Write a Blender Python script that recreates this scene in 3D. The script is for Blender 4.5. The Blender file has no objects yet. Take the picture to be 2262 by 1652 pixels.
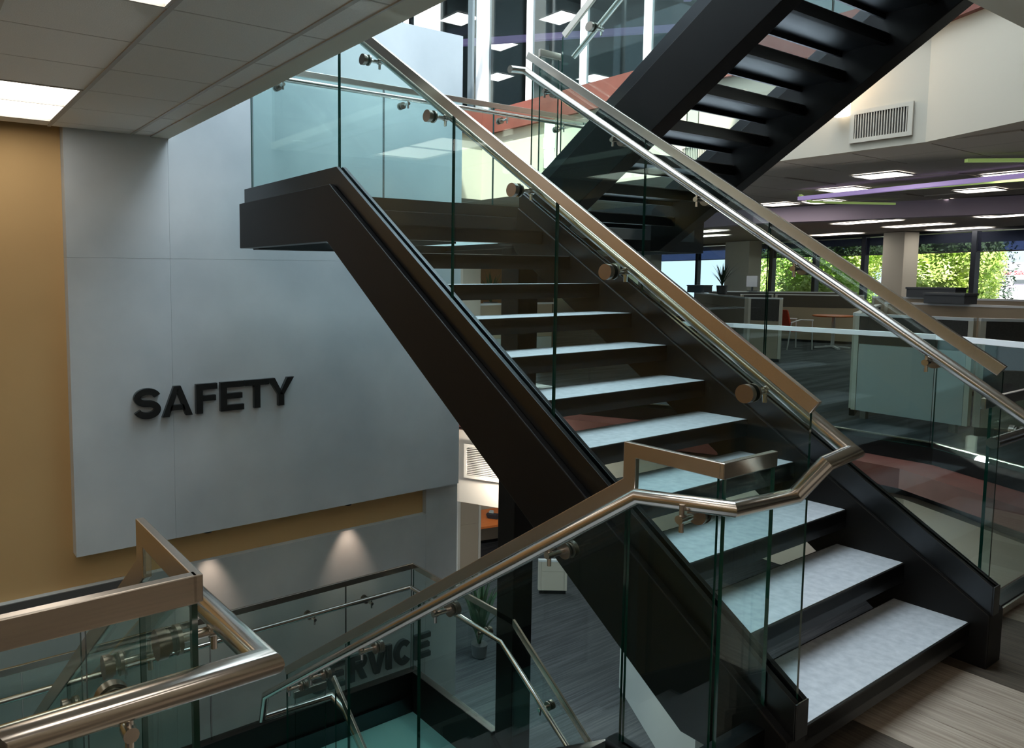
import bpy, math, random
from mathutils import Vector, Matrix
R = math.radians
random.seed(7)
sc = bpy.context.scene
col = sc.collection

# ------------------------------------------------------------------ camera
yaw, pitch, roll = .5667, .0804, .0003
ca, sa, cb, sb = math.cos(yaw), math.sin(yaw), math.cos(pitch), math.sin(pitch)
fwd = Vector((sa * cb, ca * cb, -sb)); rgt = Vector((ca, -sa, 0)); dwn = fwd.cross(rgt)
r2 = math.cos(roll) * rgt + math.sin(roll) * dwn
d2 = -math.sin(roll) * rgt + math.cos(roll) * dwn
cam = bpy.data.cameras.new('camera'); cam_o = bpy.data.objects.new('camera', cam); col.objects.link(cam_o)
cam_o.matrix_world = Matrix.Translation((0, 0, 1.62)) @ Matrix((r2, -d2, -fwd)).transposed().to_4x4()
cam.sensor_fit = 'HORIZONTAL'; cam.sensor_width = 36; cam.lens = 1622.587 / 2262 * 36
cam.shift_x = (1131 - 800) / 2262; cam.shift_y = (741.55 - 826) / 2262
cam.clip_start = .05; cam.clip_end = 400
sc.camera = cam_o

# ------------------------------------------------------------------ world, sun, skylight, exposure
w = bpy.data.worlds.new('world'); sc.world = w; w.use_nodes = True
bg = w.node_tree.nodes['Background']; bg.inputs[0].default_value = (.72, .86, 1, 1); bg.inputs[1].default_value = 1.6
sun = bpy.data.lights.new('sun', 'SUN'); sun.energy = 22; sun.angle = R(.6); sun.color = (1, .95, .86)
sun_o = bpy.data.objects.new('sun', sun); col.objects.link(sun_o)
sun_o.rotation_euler = Vector((.40, .36, -1)).normalized().to_track_quat('-Z', 'Y').to_euler(); sun_o.location = (0, 0, 30)
def area(name, loc, sx, sy, power, color, rot=(0, 0, 0)):
    l = bpy.data.lights.new(name, 'AREA'); l.shape = 'RECTANGLE'; l.size = sx; l.size_y = sy; l.energy = power; l.color = color
    o = bpy.data.objects.new(name, l); col.objects.link(o); o.location = loc; o.rotation_euler = rot; return o
area('skylight_daylight', (4.4, 3.5, 9.1), 4.3, 3.6, 740, (.77, .90, 1.0))
vs = sc.view_settings; vs.view_transform = 'Standard'; vs.look = 'None'; vs.exposure = 0; vs.gamma = 1; vs.use_curve_mapping = False

# ------------------------------------------------------------------ materials
M = {}
def pmat(name, c, rough=.5, metal=0, c2=None, scale=3, stretch=None, bump=0, spec=.5, detail=6, lo=.35, hi=.65, emit=None):
    m = bpy.data.materials.new(name); m.use_nodes = True; nt = m.node_tree; n = nt.nodes; L = nt.links
    p = n['Principled BSDF']; p.inputs['Base Color'].default_value = (*c, 1); p.inputs['Roughness'].default_value = rough
    p.inputs['Metallic'].default_value = metal; p.inputs['Specular IOR Level'].default_value = spec
    if emit:
        p.inputs['Emission Color'].default_value = (*emit[:3], 1); p.inputs['Emission Strength'].default_value = emit[3]
    if c2 or bump:
        tc = n.new('ShaderNodeTexCoord'); mp = n.new('ShaderNodeMapping'); L.new(tc.outputs['Object'], mp.inputs[0])
        if stretch: mp.inputs['Scale'].default_value = stretch
        nz = n.new('ShaderNodeTexNoise'); nz.inputs['Scale'].default_value = scale; nz.inputs['Detail'].default_value = detail
        L.new(mp.outputs[0], nz.inputs['Vector'])
        if c2:
            r = n.new('ShaderNodeValToRGB'); r.color_ramp.elements[0].position = lo; r.color_ramp.elements[1].position = hi
            r.color_ramp.elements[0].color = (*c, 1); r.color_ramp.elements[1].color = (*c2, 1)
            L.new(nz.outputs['Fac'], r.inputs[0]); L.new(r.outputs[0], p.inputs['Base Color'])
        if bump:
            b = n.new('ShaderNodeBump'); b.inputs['Strength'].default_value = bump; b.inputs['Distance'].default_value = .01
            L.new(nz.outputs['Fac'], b.inputs['Height']); L.new(b.outputs[0], p.inputs['Normal'])
    M[name] = m; return m
def glass_mat(name, tint, ior=1.5):
    m = bpy.data.materials.new(name); m.use_nodes = True; nt = m.node_tree; n = nt.nodes; L = nt.links; n.clear()
    o = n.new('ShaderNodeOutputMaterial'); mx = n.new('ShaderNodeMixShader'); t = n.new('ShaderNodeBsdfTransparent'); g = n.new('ShaderNodeBsdfGlossy')
    ge = n.new('ShaderNodeNewGeometry'); dp = n.new('ShaderNodeVectorMath'); dp.operation = 'DOT_PRODUCT'
    L.new(ge.outputs['Incoming'], dp.inputs[0]); L.new(ge.outputs['Normal'], dp.inputs[1])
    def mth(op, a, b):
        q = n.new('ShaderNodeMath'); q.operation = op
        for i, v in enumerate((a, b)):
            if v is None: continue
            if isinstance(v, (int, float)): q.inputs[i].default_value = v
            else: L.new(v, q.inputs[i])
        return q.outputs[0]
    f0 = ((ior - 1) / (ior + 1)) ** 2            # Schlick reflectance of one glass face
    k = mth('POWER', mth('SUBTRACT', 1.0, mth('ABSOLUTE', dp.outputs['Value'], None)), 5.0)
    fr = mth('ADD', mth('MULTIPLY', k, 1 - f0), f0)
    t.inputs[0].default_value = (*tint, 1); g.inputs['Roughness'].default_value = 0.0; g.inputs[0].default_value = (.9, 1, .97, 1)
    L.new(fr, mx.inputs[0]); L.new(t.outputs[0], mx.inputs[1]); L.new(g.outputs[0], mx.inputs[2]); L.new(mx.outputs[0], o.inputs[0])
    M[name] = m; return m
def emis(name, c, s):
    m = bpy.data.materials.new(name); m.use_nodes = True; nt = m.node_tree; n = nt.nodes; n.clear()
    o = n.new('ShaderNodeOutputMaterial'); e = n.new('ShaderNodeEmission'); e.inputs[0].default_value = (*c, 1); e.inputs[1].default_value = s
    nt.links.new(e.outputs[0], o.inputs[0]); M[name] = m; return m
pmat('black_steel', (.0055, .0055, .006), .42, 0, (.008, .0078, .0076), 2.5, spec=.28)
pmat('black_gloss', (.075, .08, .085), .3, 1)
pmat('steel', (.60, .55, .49), .27, 1, (.66, .60, .53), 6, stretch=(1, 40, 40))
pmat('steel_tube', (.66, .62, .57), .2, 1)
pmat('steel_dark', (.32, .28, .24), .3, 1)
pmat('concrete', (.42, .47, .50), .75, 0, (.60, .64, .66), .9, bump=.04, detail=9, lo=.32, hi=.70)
pmat('concrete_b', (.42, .46, .47), .7, 0, (.60, .63, .63), 1.2, bump=.04, detail=9, lo=.32, hi=.70)
pmat('tread_stone', (.42, .45, .48), .62, 0, (.56, .585, .61), 30, bump=.08, detail=12, lo=.3, hi=.7)
pmat('beige_wall', (.66, .61, .50), .8)
pmat('cream_wall', (.43, .38, .31), .8)
pmat('ochre_wall', (.60, .40, .185), .85, 0, (.65, .44, .205), .8)
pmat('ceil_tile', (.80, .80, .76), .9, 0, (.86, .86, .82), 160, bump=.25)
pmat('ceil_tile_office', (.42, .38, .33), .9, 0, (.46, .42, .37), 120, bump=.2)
pmat('ceil_grid', (.50, .48, .44), .5)
pmat('ceil_trim', (.62, .60, .50), .8)
pmat('ceil_void', (.10, .10, .10), .9)
pmat('red_panel', (.12, .032, .022), .6, 0, (.145, .04, .028), 5)
pmat('white_paint', (.80, .82, .82), .45)
pmat('white_metal', (.78, .80, .82), .3, .2)
pmat('dark_interior', (.06, .055, .05), .9)
pmat('carpet_far', (.030, .034, .038), .95, 0, (.085, .09, .095), 2.2, stretch=(.35, 3.5, 1), bump=.1, lo=.4, hi=.6)
pmat('carpet_low', (.05, .054, .06), .95, 0, (.10, .105, .11), 9, stretch=(.15, 5, 1), bump=.1, lo=.4, hi=.68)
pmat('plank_light', (.28, .215, .16), .5, 0, (.50, .42, .335), 5, stretch=(14, .9, 1), bump=.06, detail=9, lo=.3, hi=.7)
pmat('plank_mid', (.15, .115, .085), .5, 0, (.30, .25, .20), 5, stretch=(14, .9, 1), bump=.06, detail=9, lo=.3, hi=.7)
pmat('plank_dark', (.045, .034, .025), .5, 0, (.12, .095, .07), 5, stretch=(14, .9, 1), bump=.06, detail=9, lo=.3, hi=.7)
pmat('letter_black', (.008, .010, .011), .4)
pmat('letter_edge', (.03, .04, .045), .45)
pmat('glass_edge', (.004, .05, .036), .12, spec=.7)
pmat('vent_metal', (.42, .38, .32), .5)
pmat('vent_dark', (.05, .045, .04), .8)
pmat('teal_glass', (.22, .56, .56), .35, 0, (.30, .66, .64), 1.5)
pmat('fabric_dark', (.06, .055, .048), .9, 0, (.075, .068, .06), 60)
pmat('fabric_grey', (.09, .10, .11), .9)
pmat('panel_pale', (.50, .52, .49), .5)
pmat('panel_beige', (.42, .34, .24), .7)
pmat('red_fabric', (.62, .055, .02), .8, 0, (.70, .08, .03), 30)
pmat('orange_wood', (.55, .13, .025), .35, 0, (.62, .17, .035), 6, stretch=(1, 8, 1))
pmat('orange_wall', (.40, .20, .08), .6)
pmat('chair_black', (.02, .02, .022), .6)
pmat('plant_leaf', (.015, .05, .018), .45, 0, (.03, .085, .03), 6)
pmat('pot', (.08, .08, .08), .5)
pmat('paper', (.70, .68, .74), .7)
pmat('screen_grey', (.10, .11, .12), .4)
pmat('shade_box', (.02, .02, .022), .5)
pmat('mullion_dark', (.015, .018, .025), .4)
pmat('lavender', (.50, .38, .66), .5, emit=(.62, .45, .95, .35))
pmat('lime_trim', (.45, .62, .20), .5, emit=(.55, .8, .25, .25))
pmat('leaf_bright', (.36, .56, .07), .6, 0, (.70, .80, .28), 1.6)
pmat('leaf_grey', (.28, .34, .22), .6, 0, (.45, .50, .38), 1.2)
pmat('leaf_dark', (.03, .06, .03), .7)
pmat('bark', (.09, .06, .04), .9)
pmat('building_white', (.85, .85, .85), .8)
pmat('sign_red', (.75, .04, .05), .6)
pmat('asphalt', (.35, .35, .35), .9)
pmat('roof', (.35, .35, .35), .9)
glass_mat('guard_glass', (.885, .955, .945), 1.36)
glass_mat('window_glass', (.93, .96, .97))
glass_mat('curtain_glass', (.62, .66, .68), 1.6)
emis('panel_light', (1.0, .95, .90), 7.5)
emis('panel_light_near', (1.0, .92, .82), 5)
emis('added_panel_light', (.92, .97, 1.0), 11)
emis('sconce_glow', (1.0, .93, .78), 5)
emis('phone_screen', (.5, .55, .5), .3)
def frosted(name, c):
    m = bpy.data.materials.new(name); m.use_nodes = True; nt = m.node_tree; n = nt.nodes; L = nt.links; n.clear()
    o = n.new('ShaderNodeOutputMaterial'); a = n.new('ShaderNodeAddShader'); mx = n.new('ShaderNodeMixShader'); t = n.new('ShaderNodeBsdfTranslucent'); d = n.new('ShaderNodeBsdfDiffuse'); g = n.new('ShaderNodeBsdfGlossy')
    t.inputs[0].default_value = (*c, 1); d.inputs[0].default_value = (*[q * .45 for q in c], 1); g.inputs['Roughness'].default_value = .25
    m2 = n.new('ShaderNodeMixShader'); m2.inputs[0].default_value = .4; L.new(t.outputs[0], m2.inputs[1]); L.new(d.outputs[0], m2.inputs[2])
    mx.inputs[0].default_value = .05; L.new(m2.outputs[0], mx.inputs[1]); L.new(g.outputs[0], mx.inputs[2]); L.new(mx.outputs[0], o.inputs[0]); n.remove(a); M[name] = m
frosted('frosted_floor', (.86, .97, .97))
# roller blind: dark woven mesh that lets some of the view through
def blind_mat():
    m = bpy.data.materials.new('blind'); m.use_nodes = True; nt = m.node_tree; n = nt.nodes; L = nt.links; n.clear()
    o = n.new('ShaderNodeOutputMaterial'); mx = n.new('ShaderNodeMixShader'); t = n.new('ShaderNodeBsdfTransparent'); d = n.new('ShaderNodeBsdfDiffuse')
    t.inputs[0].default_value = (.50, .56, .80, 1); d.inputs[0].default_value = (.02, .022, .03, 1); mx.inputs[0].default_value = .58
    L.new(t.outputs[0], mx.inputs[1]); L.new(d.outputs[0], mx.inputs[2]); L.new(mx.outputs[0], o.inputs[0]); M['blind'] = m
blind_mat()

# ------------------------------------------------------------------ mesh helpers
class MB:
    def __init__(s): s.v = []; s.f = []; s.m = []
    def add(s, vs, fs, mi=0):
        b = len(s.v); s.v += [tuple(x) for x in vs]
        for f in fs: s.f.append(tuple(b + i for i in f)); s.m.append(mi)
        return s
    def box(s, x0, x1, y0, y1, z0, z1, mi=0):
        return s.add([(x0, y0, z0), (x1, y0, z0), (x1, y1, z0), (x0, y1, z0), (x0, y0, z1), (x1, y0, z1), (x1, y1, z1), (x0, y1, z1)],
                     [(3, 2, 1, 0), (4, 5, 6, 7), (0, 1, 5, 4), (1, 2, 6, 5), (2, 3, 7, 6), (3, 0, 4, 7)], mi)
    def prism(s, pts, off, mi=0, side=None):     # planar polygon extruded by the vector off
        off = Vector(off); p = [Vector(q) for q in pts]; n = len(p)
        nrm = Vector((0, 0, 0))
        for i in range(n): nrm += p[i].cross(p[(i + 1) % n])
        if nrm.dot(off) > 0: p = p[::-1]
        q = [a + off for a in p]
        s.add(p + q, [tuple(range(n)), tuple(range(2 * n - 1, n - 1, -1))], mi)
        b = len(s.v) - 2 * n
        for i in range(n):
            j = (i + 1) % n; s.f.append((b + i, b + n + i, b + n + j, b + j)); s.m.append(mi if side is None else side)
        return s
    def sweep(s, pts, prof, side=None, mi=0, caps=True):   # profile (a along side, b along normal) with mitred joints
        P = [Vector(p) for p in pts]; n = len(P); D = [(P[i + 1] - P[i]).normalized() for i in range(n - 1)]
        if side is None:
            up = Vector((0, 0, 1)) if abs(D[0].z) < .95 else Vector((1, 0, 0)); S = D[0].cross(up).normalized()
        else: S = Vector(side).normalized()
        fr = []; cur = S
        for i, d in enumerate(D):
            if side is not None and abs(S.dot(d)) < .2: cur = (S - S.dot(d) * d).normalized()
            elif i: cur = D[i - 1].rotation_difference(d) @ cur
            fr.append((cur.copy(), cur.cross(d).normalized()))
        rings = []
        for i in range(n):
            if i == 0: m, k = D[0], 0
            elif i == n - 1: m, k = D[-1], n - 2
            else: m, k = (D[i - 1] + D[i]).normalized(), i - 1
            a, b = fr[k]; ring = []
            for (u, v) in prof:
                o = a * u + b * v; t = -o.dot(m) / D[k].dot(m); ring.append(P[i] + o + D[k] * t)
            rings.append(ring)
        c = len(prof); base = len(s.v)
        for r in rings: s.v += [tuple(x) for x in r]
        for i in range(n - 1):
            for j in range(c):
                k = (j + 1) % c; s.f.append((base + i * c + j, base + i * c + k, base + (i + 1) * c + k, base + (i + 1) * c + j)); s.m.append(mi)
        if caps:
            s.f.append(tuple(base + j for j in range(c - 1, -1, -1))); s.m.append(mi)
            s.f.append(tuple(base + (n - 1) * c + j for j in range(c))); s.m.append(mi)
        return s
    def tube(s, pts, r, seg=14, mi=0): return s.sweep(pts, [(r * math.cos(2 * math.pi * i / seg), r * math.sin(2 * math.pi * i / seg)) for i in range(seg)], mi=mi)
    def flat(s, pts, w, h, side=None, mi=0): return s.sweep(pts, [(-w / 2, -h / 2), (w / 2, -h / 2), (w / 2, h / 2), (-w / 2, h / 2)], side, mi)
    def lathe(s, prof, c=(0, 0, 0), seg=20, mi=0):
        b = len(s.v); n = len(prof)
        for (r, z) in prof:
            for i in range(seg):
                a = 2 * math.pi * i / seg; s.v.append((c[0] + r * math.cos(a), c[1] + r * math.sin(a), c[2] + z))
        for k in range(n - 1):
            for i in range(seg):
                j = (i + 1) % seg; s.f.append((b + k * seg + i, b + k * seg + j, b + (k + 1) * seg + j, b + (k + 1) * seg + i)); s.m.append(mi)
        s.f.append(tuple(b + i for i in range(seg - 1, -1, -1))); s.m.append(mi)
        s.f.append(tuple(b + (n - 1) * seg + i for i in range(seg))); s.m.append(mi)
        return s
    def mesh(s, name, mats, smooth=False):
        me = bpy.data.meshes.new(name); me.from_pydata(s.v, [], s.f)
        for m in (mats if isinstance(mats, (list, tuple)) else [mats]): me.materials.append(M[m])
        me.polygons.foreach_set('material_index', s.m)
        if smooth:
            me.polygons.foreach_set('use_smooth', [True] * len(me.polygons)); me.set_sharp_from_angle(angle=R(35))
        me.update(); return me
    def build(s, name, mats, parent=None, smooth=False, loc=None, bevel=0):
        o = link(name, s.mesh(name, mats, smooth), parent, loc)
        if bevel:
            b = o.modifiers.new('bevel', 'BEVEL'); b.width = bevel; b.segments = 2; b.limit_method = 'ANGLE'; b.angle_limit = R(40)
        return o
def link(name, data, parent=None, loc=None, rz=0):
    o = bpy.data.objects.new(name, data); col.objects.link(o)
    if parent: o.parent = parent
    if loc: o.location = loc
    if rz: o.rotation_euler.z = rz
    return o
def tag(o, label=None, cat=None, group=None, kind=None):
    if label: o['label'] = label
    if cat: o['category'] = cat
    if group: o['group'] = group
    if kind: o['kind'] = kind
    return o
def thing(name, label, cat, loc=(0, 0, 0), rz=0, group=None):
    return tag(link(name, None, None, loc, rz), label, cat, group)
def struct(o, label=None): return tag(o, label, None, None, 'structure')
def bx(name, mat, x0, x1, y0, y1, z0, z1, parent=None, bevel=0): return MB().box(x0, x1, y0, y1, z0, z1).build(name, mat, parent, bevel=bevel)
def wall_run(name, mat, pts, z0, z1, th, parent=None):   # vertical wall along a plan polyline, thickness to the left of travel
    m = MB(); m.sweep([(p[0], p[1], (z0 + z1) / 2) for p in pts], [(-th, -(z1 - z0) / 2), (0, -(z1 - z0) / 2), (0, (z1 - z0) / 2), (-th, (z1 - z0) / 2)]); return m.build(name, mat, parent)

# ------------------------------------------------------------------ floors
fl = struct(link('floor', None), 'wood-look plank floor in light and dark strips at the stair foot')
bx('subfloor', 'dark_interior', -4, 6.45, -4, 1.26, -.3, -.012, fl)
plank_me = {k: MB().box(.0012, .2503, .0015, 1.2185, -.012, 0).mesh('plank', k) for k in ('plank_light', 'plank_mid', 'plank_dark')}
x0p = 2.899 - 14 * .2515
for i in range(28):
    x = x0p + i * .2515; blk = (i - 14) // 3
    for j in range(4):
        if x + .25 < -.7 and j < 1: continue
        y = 1.25 - 1.22 * (j + 1) - (.0 if (blk % 2 == 0) else .0)
        k = 'plank_light' if (blk + j) % 2 == 0 else ('plank_mid' if (i * 7 + j) % 5 == 0 and blk >= 1 else 'plank_dark')
        if blk >= 1 and (blk + j) % 2 == 0: k = 'plank_mid'
        link('plank', plank_me[k], fl, (x, y, 0))
def poly_slab(name, mat, pts, z0, z1, parent=None): return MB().prism([(p[0], p[1], z0) for p in pts], (0, 0, z1 - z0)).build(name, mat, parent)
struct(poly_slab('floor.001', 'carpet_far', [(6.455, 1.26), (6.75, 1.9), (7.3, 2.62), (7.3, 4.4), (5.95, 7.05), (5.3, 8.3), (5.3, 22), (30, 22), (30, -4), (6.455, -4)], -.3, 0), 'dark striped carpet of the office floor beyond the opening')
struct(bx('floor.002', 'carpet_low', -4, 30, -4, 22, -4.1, -3.85), 'dark striped carpet of the storey below')
# upper storey slab (its underside is hidden by the tiled ceilings)
struct(poly_slab('floor.003', 'dark_interior', [(-4, -4), (6.4, -4), (6.4, 1.25), (1.90, 1.25), (1.90, 6.0), (-4, 6.0)], 2.78, 3.85), 'slab of the storey above')
struct(poly_slab('floor.004', 'carpet_far', [(6.4, 1.25), (6.41, -4), (30, -4), (30, 22), (3, 22), (3, 8.12), (7.2, 8.12), (7.2, 2.64), (6.47, 1.35)], 2.95, 3.84), 'office slab of the storey above')

# ------------------------------------------------------------------ concrete wall with its panels
struct(bx('shade_strip', 'ceil_void', -4, 1.5, 5.945, 5.96, -1.03, -.843), 'dark strip painted in place of the shaded recess under the ochre wall')  # near-black strip, the shade of the recess put in as colour
wb = struct(link('wall_back', None), 'pale concrete panel wall beside the stair')
xs = [1.112, 1.905, 4.965]; zs = [-.565, 1.765, 4.04]
for i in range(2):
    for j in range(2):
        bx('concrete_panel', 'concrete', xs[i] + (.0008 if i else 0), xs[i + 1] - (.0008 if not i else 0), 5.9, 6.02, zs[j] + (.0008 if j else 0), zs[j + 1] - (.0008 if not j else 0), wb)
bx('concrete_core', 'concrete', 1.13, 4.95, 5.912, 6.02, -.55, 4.02, wb)
wl = struct(link('wall_back', None), 'concrete wall panel of the storey below')
bx('concrete_panel', 'concrete_b', -4, 1.9, 5.96, 6.1, -3.85, -.845, wl)
bx('concrete_panel', 'concrete_b', 1.903, 4.58, 5.96, 6.1, -3.85, -.845, wl)
bx('concrete_panel', 'concrete_b', 4.582, 5.0, 5.96, 6.1, -3.85, -.3, wl)
struct(bx('wall_left', 'ochre_wall', -4, 4.9, 6.022, 6.3, -.845, 3.0), 'ochre painted wall left of the concrete panel')
struct(bx('wall_left', 'ochre_wall', -4.2, -4, -4, 6.3, -3.85, 6.6), 'plain wall far to the left')
struct(bx('wall_front', 'beige_wall', -4.2, 12, -4.2, -4, -3.85, 6.6), 'plain wall behind the viewer')
struct(bx('wall_front', 'dark_interior', 12, 30, -4.2, -4, -3.85, 6.6), 'far end wall')

# ------------------------------------------------------------------ ceilings
cl = struct(link('ceiling', None), 'suspended ceiling of square white tiles with metal grid')
rows = [5.73 - .5275 * k for k in range(19)]
tile_me = MB().box(.006, .599, .006, .5215, 0, .02).mesh('ceiling_tile', 'ceil_tile')
lights_near = {(0, 0), (0, 4)}          # (column offset, row) of the lit cells, two rows each
cols = [1.012 - .605 * (k + 1) for k in range(8)]
lit = set()
for r in (0, 5, 10, 15):
    for c in (0, 3, 6): lit |= {(c, r), (c, r + 1)}
for ci in range(-1, 8):
    x = 1.012 - .605 * (ci + 1)
    for ri in range(18):
        if (ci, ri) in lit: continue
        link('ceiling_tile', tile_me, cl, (x, rows[ri] - .5275, 2.73))
MB().box(-3.9, 1.77, 5.736, 5.9, 2.73, 2.75).build('ceiling_tile', 'ceil_tile', cl)
for ri in range(18):
    MB().box(1.623, 1.765, rows[ri] - .5215, rows[ri] - .006, 2.73, 2.75).build('ceiling_tile', 'ceil_tile', cl)
g = MB()
for ci in range(-1, 9): g.box(1.0 - .605 * ci - .6, 1.024 - .605 * ci - .6, -3.9, 5.9, 2.724, 2.745)
g.box(1.605, 1.629, -3.9, 5.9, 2.724, 2.745)
g.build('ceiling_grid', 'ceil_grid', cl)
g = MB()
for r in rows: g.box(-3.9, 1.77, r - .006, r + .006, 2.731, 2.75)
g.build('ceiling_grid', 'ceil_grid', cl)
bx('ceiling_grid', 'ceil_grid', 1.765, 1.777, -3.9, 5.9, 2.722, 2.745, cl)
bx('ceiling_void', 'ceil_void', -3.95, 1.9, -3.95, 5.95, 2.755, 2.77, cl)
struct(poly_slab('trim_1', 'ceil_trim', [(1.777, -3.9), (6.38, -3.9), (6.38, 1.262), (1.915, 1.262), (1.915, 5.899), (1.777, 5.899)], 2.722, 2.78), 'plain plaster border along the ceiling edge')
k = 0
for r in (0, 5, 10, 15):
    for c in (0, 3, 6):
        x = 1.012 - .605 * (c + 1); y = rows[r] - 1.055
        lab = {0: 'large ceiling light panel at the upper left, next to the ochre wall', 5: 'ceiling light panel cut off by the top edge of the picture'}.get(r) if c == 0 else None
        t = thing('ceiling_light', lab or 'recessed ceiling light panel over the floor behind the viewer', 'ceiling light', (x, y, 2.73), 0, 'near ceiling lights')
        MB().box(.02, .585, .02, 1.035, .012, .02).build('diffuser', 'panel_light_near', t)
        f = MB(); f.box(.006, .022, .006, 1.049, -.004, .02); f.box(.583, .599, .006, 1.049, -.004, .02); f.box(.022, .583, .006, .02, -.004, .02); f.box(.022, .583, 1.035, 1.049, -.004, .02)
        f.build('frame', 'ceil_grid', t)

# ------------------------------------------------------------------ fascias around the atrium opening
up_pts = [(5.0, 7.75), (7.1, 8.0), (7.1, 2.66), (6.37, 1.3)]
lo_pts = [(4.9, 8.9), (5.78, 6.85), (7.1, 4.3), (7.1, 2.66), (6.37, 1.3)]
def off_poly(pts, d):       # parallel offset to the right of travel
    out = []
    for i, p in enumerate(pts):
        ns = []
        for a, b in ((i - 1, i), (i, i + 1)):
            if a >= 0 and b < len(pts):
                v = Vector(pts[b]) - Vector(pts[a]); v.normalize(); ns.append(Vector((v.y, -v.x)))
        n = sum(ns, Vector((0, 0))); n.normalize(); n /= n.dot(ns[0]); out.append((p[0] + n.x * d, p[1] + n.y * d))
    return out
struct(wall_run('wall_right', 'cream_wall', up_pts, 2.704, 3.60, .12), 'cream fascia under the storey above')
struct(wall_run('trim_2', 'red_panel', off_poly(up_pts, .06), 3.59, 3.90, .42), 'brick-red panel band above the cream fascia')
struct(wall_run('wall_right', 'cream_wall', lo_pts, -1.15, -.25, .12), 'cream fascia under the main floor edge')
lo_off = off_poly(lo_pts, .07)
struct(wall_run('trim_3', 'red_panel', lo_off[:3], -.20, .02, .45), 'brick-red panel band with ledge below the main floor edge, angled part')
struct(wall_run('trim_3', 'red_panel', lo_off[2:], -.15, .018, .45), 'brick-red panel band with ledge below the main floor edge')
struct(wall_run('wall_near', 'cream_wall', [(6.37, 1.30), (-4, 1.30)], -1.15, -.02, .05), 'fascia of the near floor edge')
struct(wall_run('trim_3', 'red_panel', [(6.35, 1.37), (4.0, 1.37)], -.2, -.03, .08), 'red ledge outside the near glass guard')
# dark curb line under the far guard
gd_pts = off_poly([(4.75, 8.9), (5.78, 6.85), (7.1, 4.3), (7.1, 2.66), (6.37, 1.3)], -.3)
struct(wall_run('trim_4', 'black_steel', gd_pts, .02, .205, .1), 'black kerb under the far glass guard')
struct(wall_run('trim_5', 'steel', off_poly(gd_pts, .01), .205, .215, .03), 'thin metal edge on the far kerb')
# storey-below ceiling band and walls
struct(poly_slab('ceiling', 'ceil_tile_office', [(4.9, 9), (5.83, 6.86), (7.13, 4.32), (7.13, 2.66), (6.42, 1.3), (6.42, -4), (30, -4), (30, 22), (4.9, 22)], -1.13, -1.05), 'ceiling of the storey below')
struct(poly_slab('ceiling', 'ceil_tile', [(-4, -4), (6.4, -4), (6.4, 1.25), (-4, 1.25)], -1.13, -1.05), 'ceiling under the near floor')

# ------------------------------------------------------------------ main staircase
SL = .712
def zt(y): return .278 + SL * (y - 1.133)           # top of the near stringer
st = thing('staircase', 'black steel flight with pale stone treads rising from the plank floor', 'staircase')
# (all stair things keep their origin at the world origin of the stair so parts use plain coordinates)
def near_stringer():
    yb, yt = 1.133, 3.968
    top = zt
    ys = yb + (.54 - .278) / SL
    beam = [(2.30, 1.133, top(1.133) - .118), (2.30, yt + .03, top(yt) - .105), (2.30, 5.40, 2.185), (2.30, 5.40, 1.84), (2.30, 4.03, 1.84), (2.30, ys, 0), (2.30, yb, 0)]
    b = MB().prism(beam, (.11, 0, 0)).build('stringer', 'black_steel', st, bevel=.005)
    s = MB()
    for a, c in ((2.335, 2.358), (2.384, 2.407)):
        s.prism([(a, yb, top(yb) - .12), (a, yb, top(yb)), (a, yt, top(yt)), (a, 5.378, 2.297), (a, 5.378, 2.18), (a, yt, top(yt) - .12)], (c - a, 0, 0))
    s.prism([(2.356, yb + .01, top(yb) - .12), (2.356, yb + .01, top(yb) - .02), (2.356, yt, top(yt) - .02), (2.356, 5.37, 2.275), (2.356, 5.37, 2.18), (2.356, yt, top(yt) - .12)], (.03, 0, 0))
    s.box(2.335, 2.407, yb - .006, yb, top(yb) - .12, top(yb))
    s.build('glazing_shoe', 'black_gloss', b, bevel=.0015)
near_stringer()
def far_stringer():
    yb, yt = 1.074, 3.83
    top = lambda y: .348 + .68 * (y - 1.074)
    ys = yb + (.54 - .348) / .68
    b = MB().prism([(3.735, yb, top(yb) - .118), (3.735, yt, top(yt) - .118), (3.735, yt + .04, 1.84), (3.735, 3.83, 1.78), (3.735, ys, 0), (3.735, yb, 0)], (.15, 0, 0)).build('stringer', 'black_steel', st, bevel=.005)
    s = MB()
    for a, c in ((3.75, 3.77), (3.792, 3.812)):
        s.prism([(a, yb, top(yb) - .12), (a, yb, top(yb)), (a, yt, top(yt)), (a, yt, top(yt) - .3)], (c - a, 0, 0))
    s.prism([(3.768, yb + .01, top(yb) - .12), (3.768, yb + .01, top(yb) - .02), (3.768, yt, top(yt) - .02), (3.768, yt, top(yt) - .12)], (.026, 0, 0))
    s.box(3.75, 3.812, yb - .006, yb, top(yb) - .12, top(yb))
    s.build('glazing_shoe', 'black_gloss', b, bevel=.0015)
far_stringer()
RUN = .245
def tread_y(k): return 1.137 + RUN * (k - 1)
pan = MB(); pan.box(0, 1.325, 0, .285, -.052, -.006); pan.box(0, 1.325, 0, .012, -.085, -.03); pan.box(0, 1.325, 0, .006, -.03, -.0); pan.box(0, 1.325, .279, .285, -.03, -.0); pan.box(0, 1.325, .25, .285, -.075, -.05)
pan_me = pan.mesh('tread', 'black_steel'); top_me = MB().box(.0, 1.325, .007, .278, -.008, .0015).mesh('tread_surface', 'tread_stone')
for k in range(1, 11):
    t = link('tread', pan_me, st, (2.41, tread_y(k), .175 * k)); link('tread_surface', top_me, t)
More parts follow.
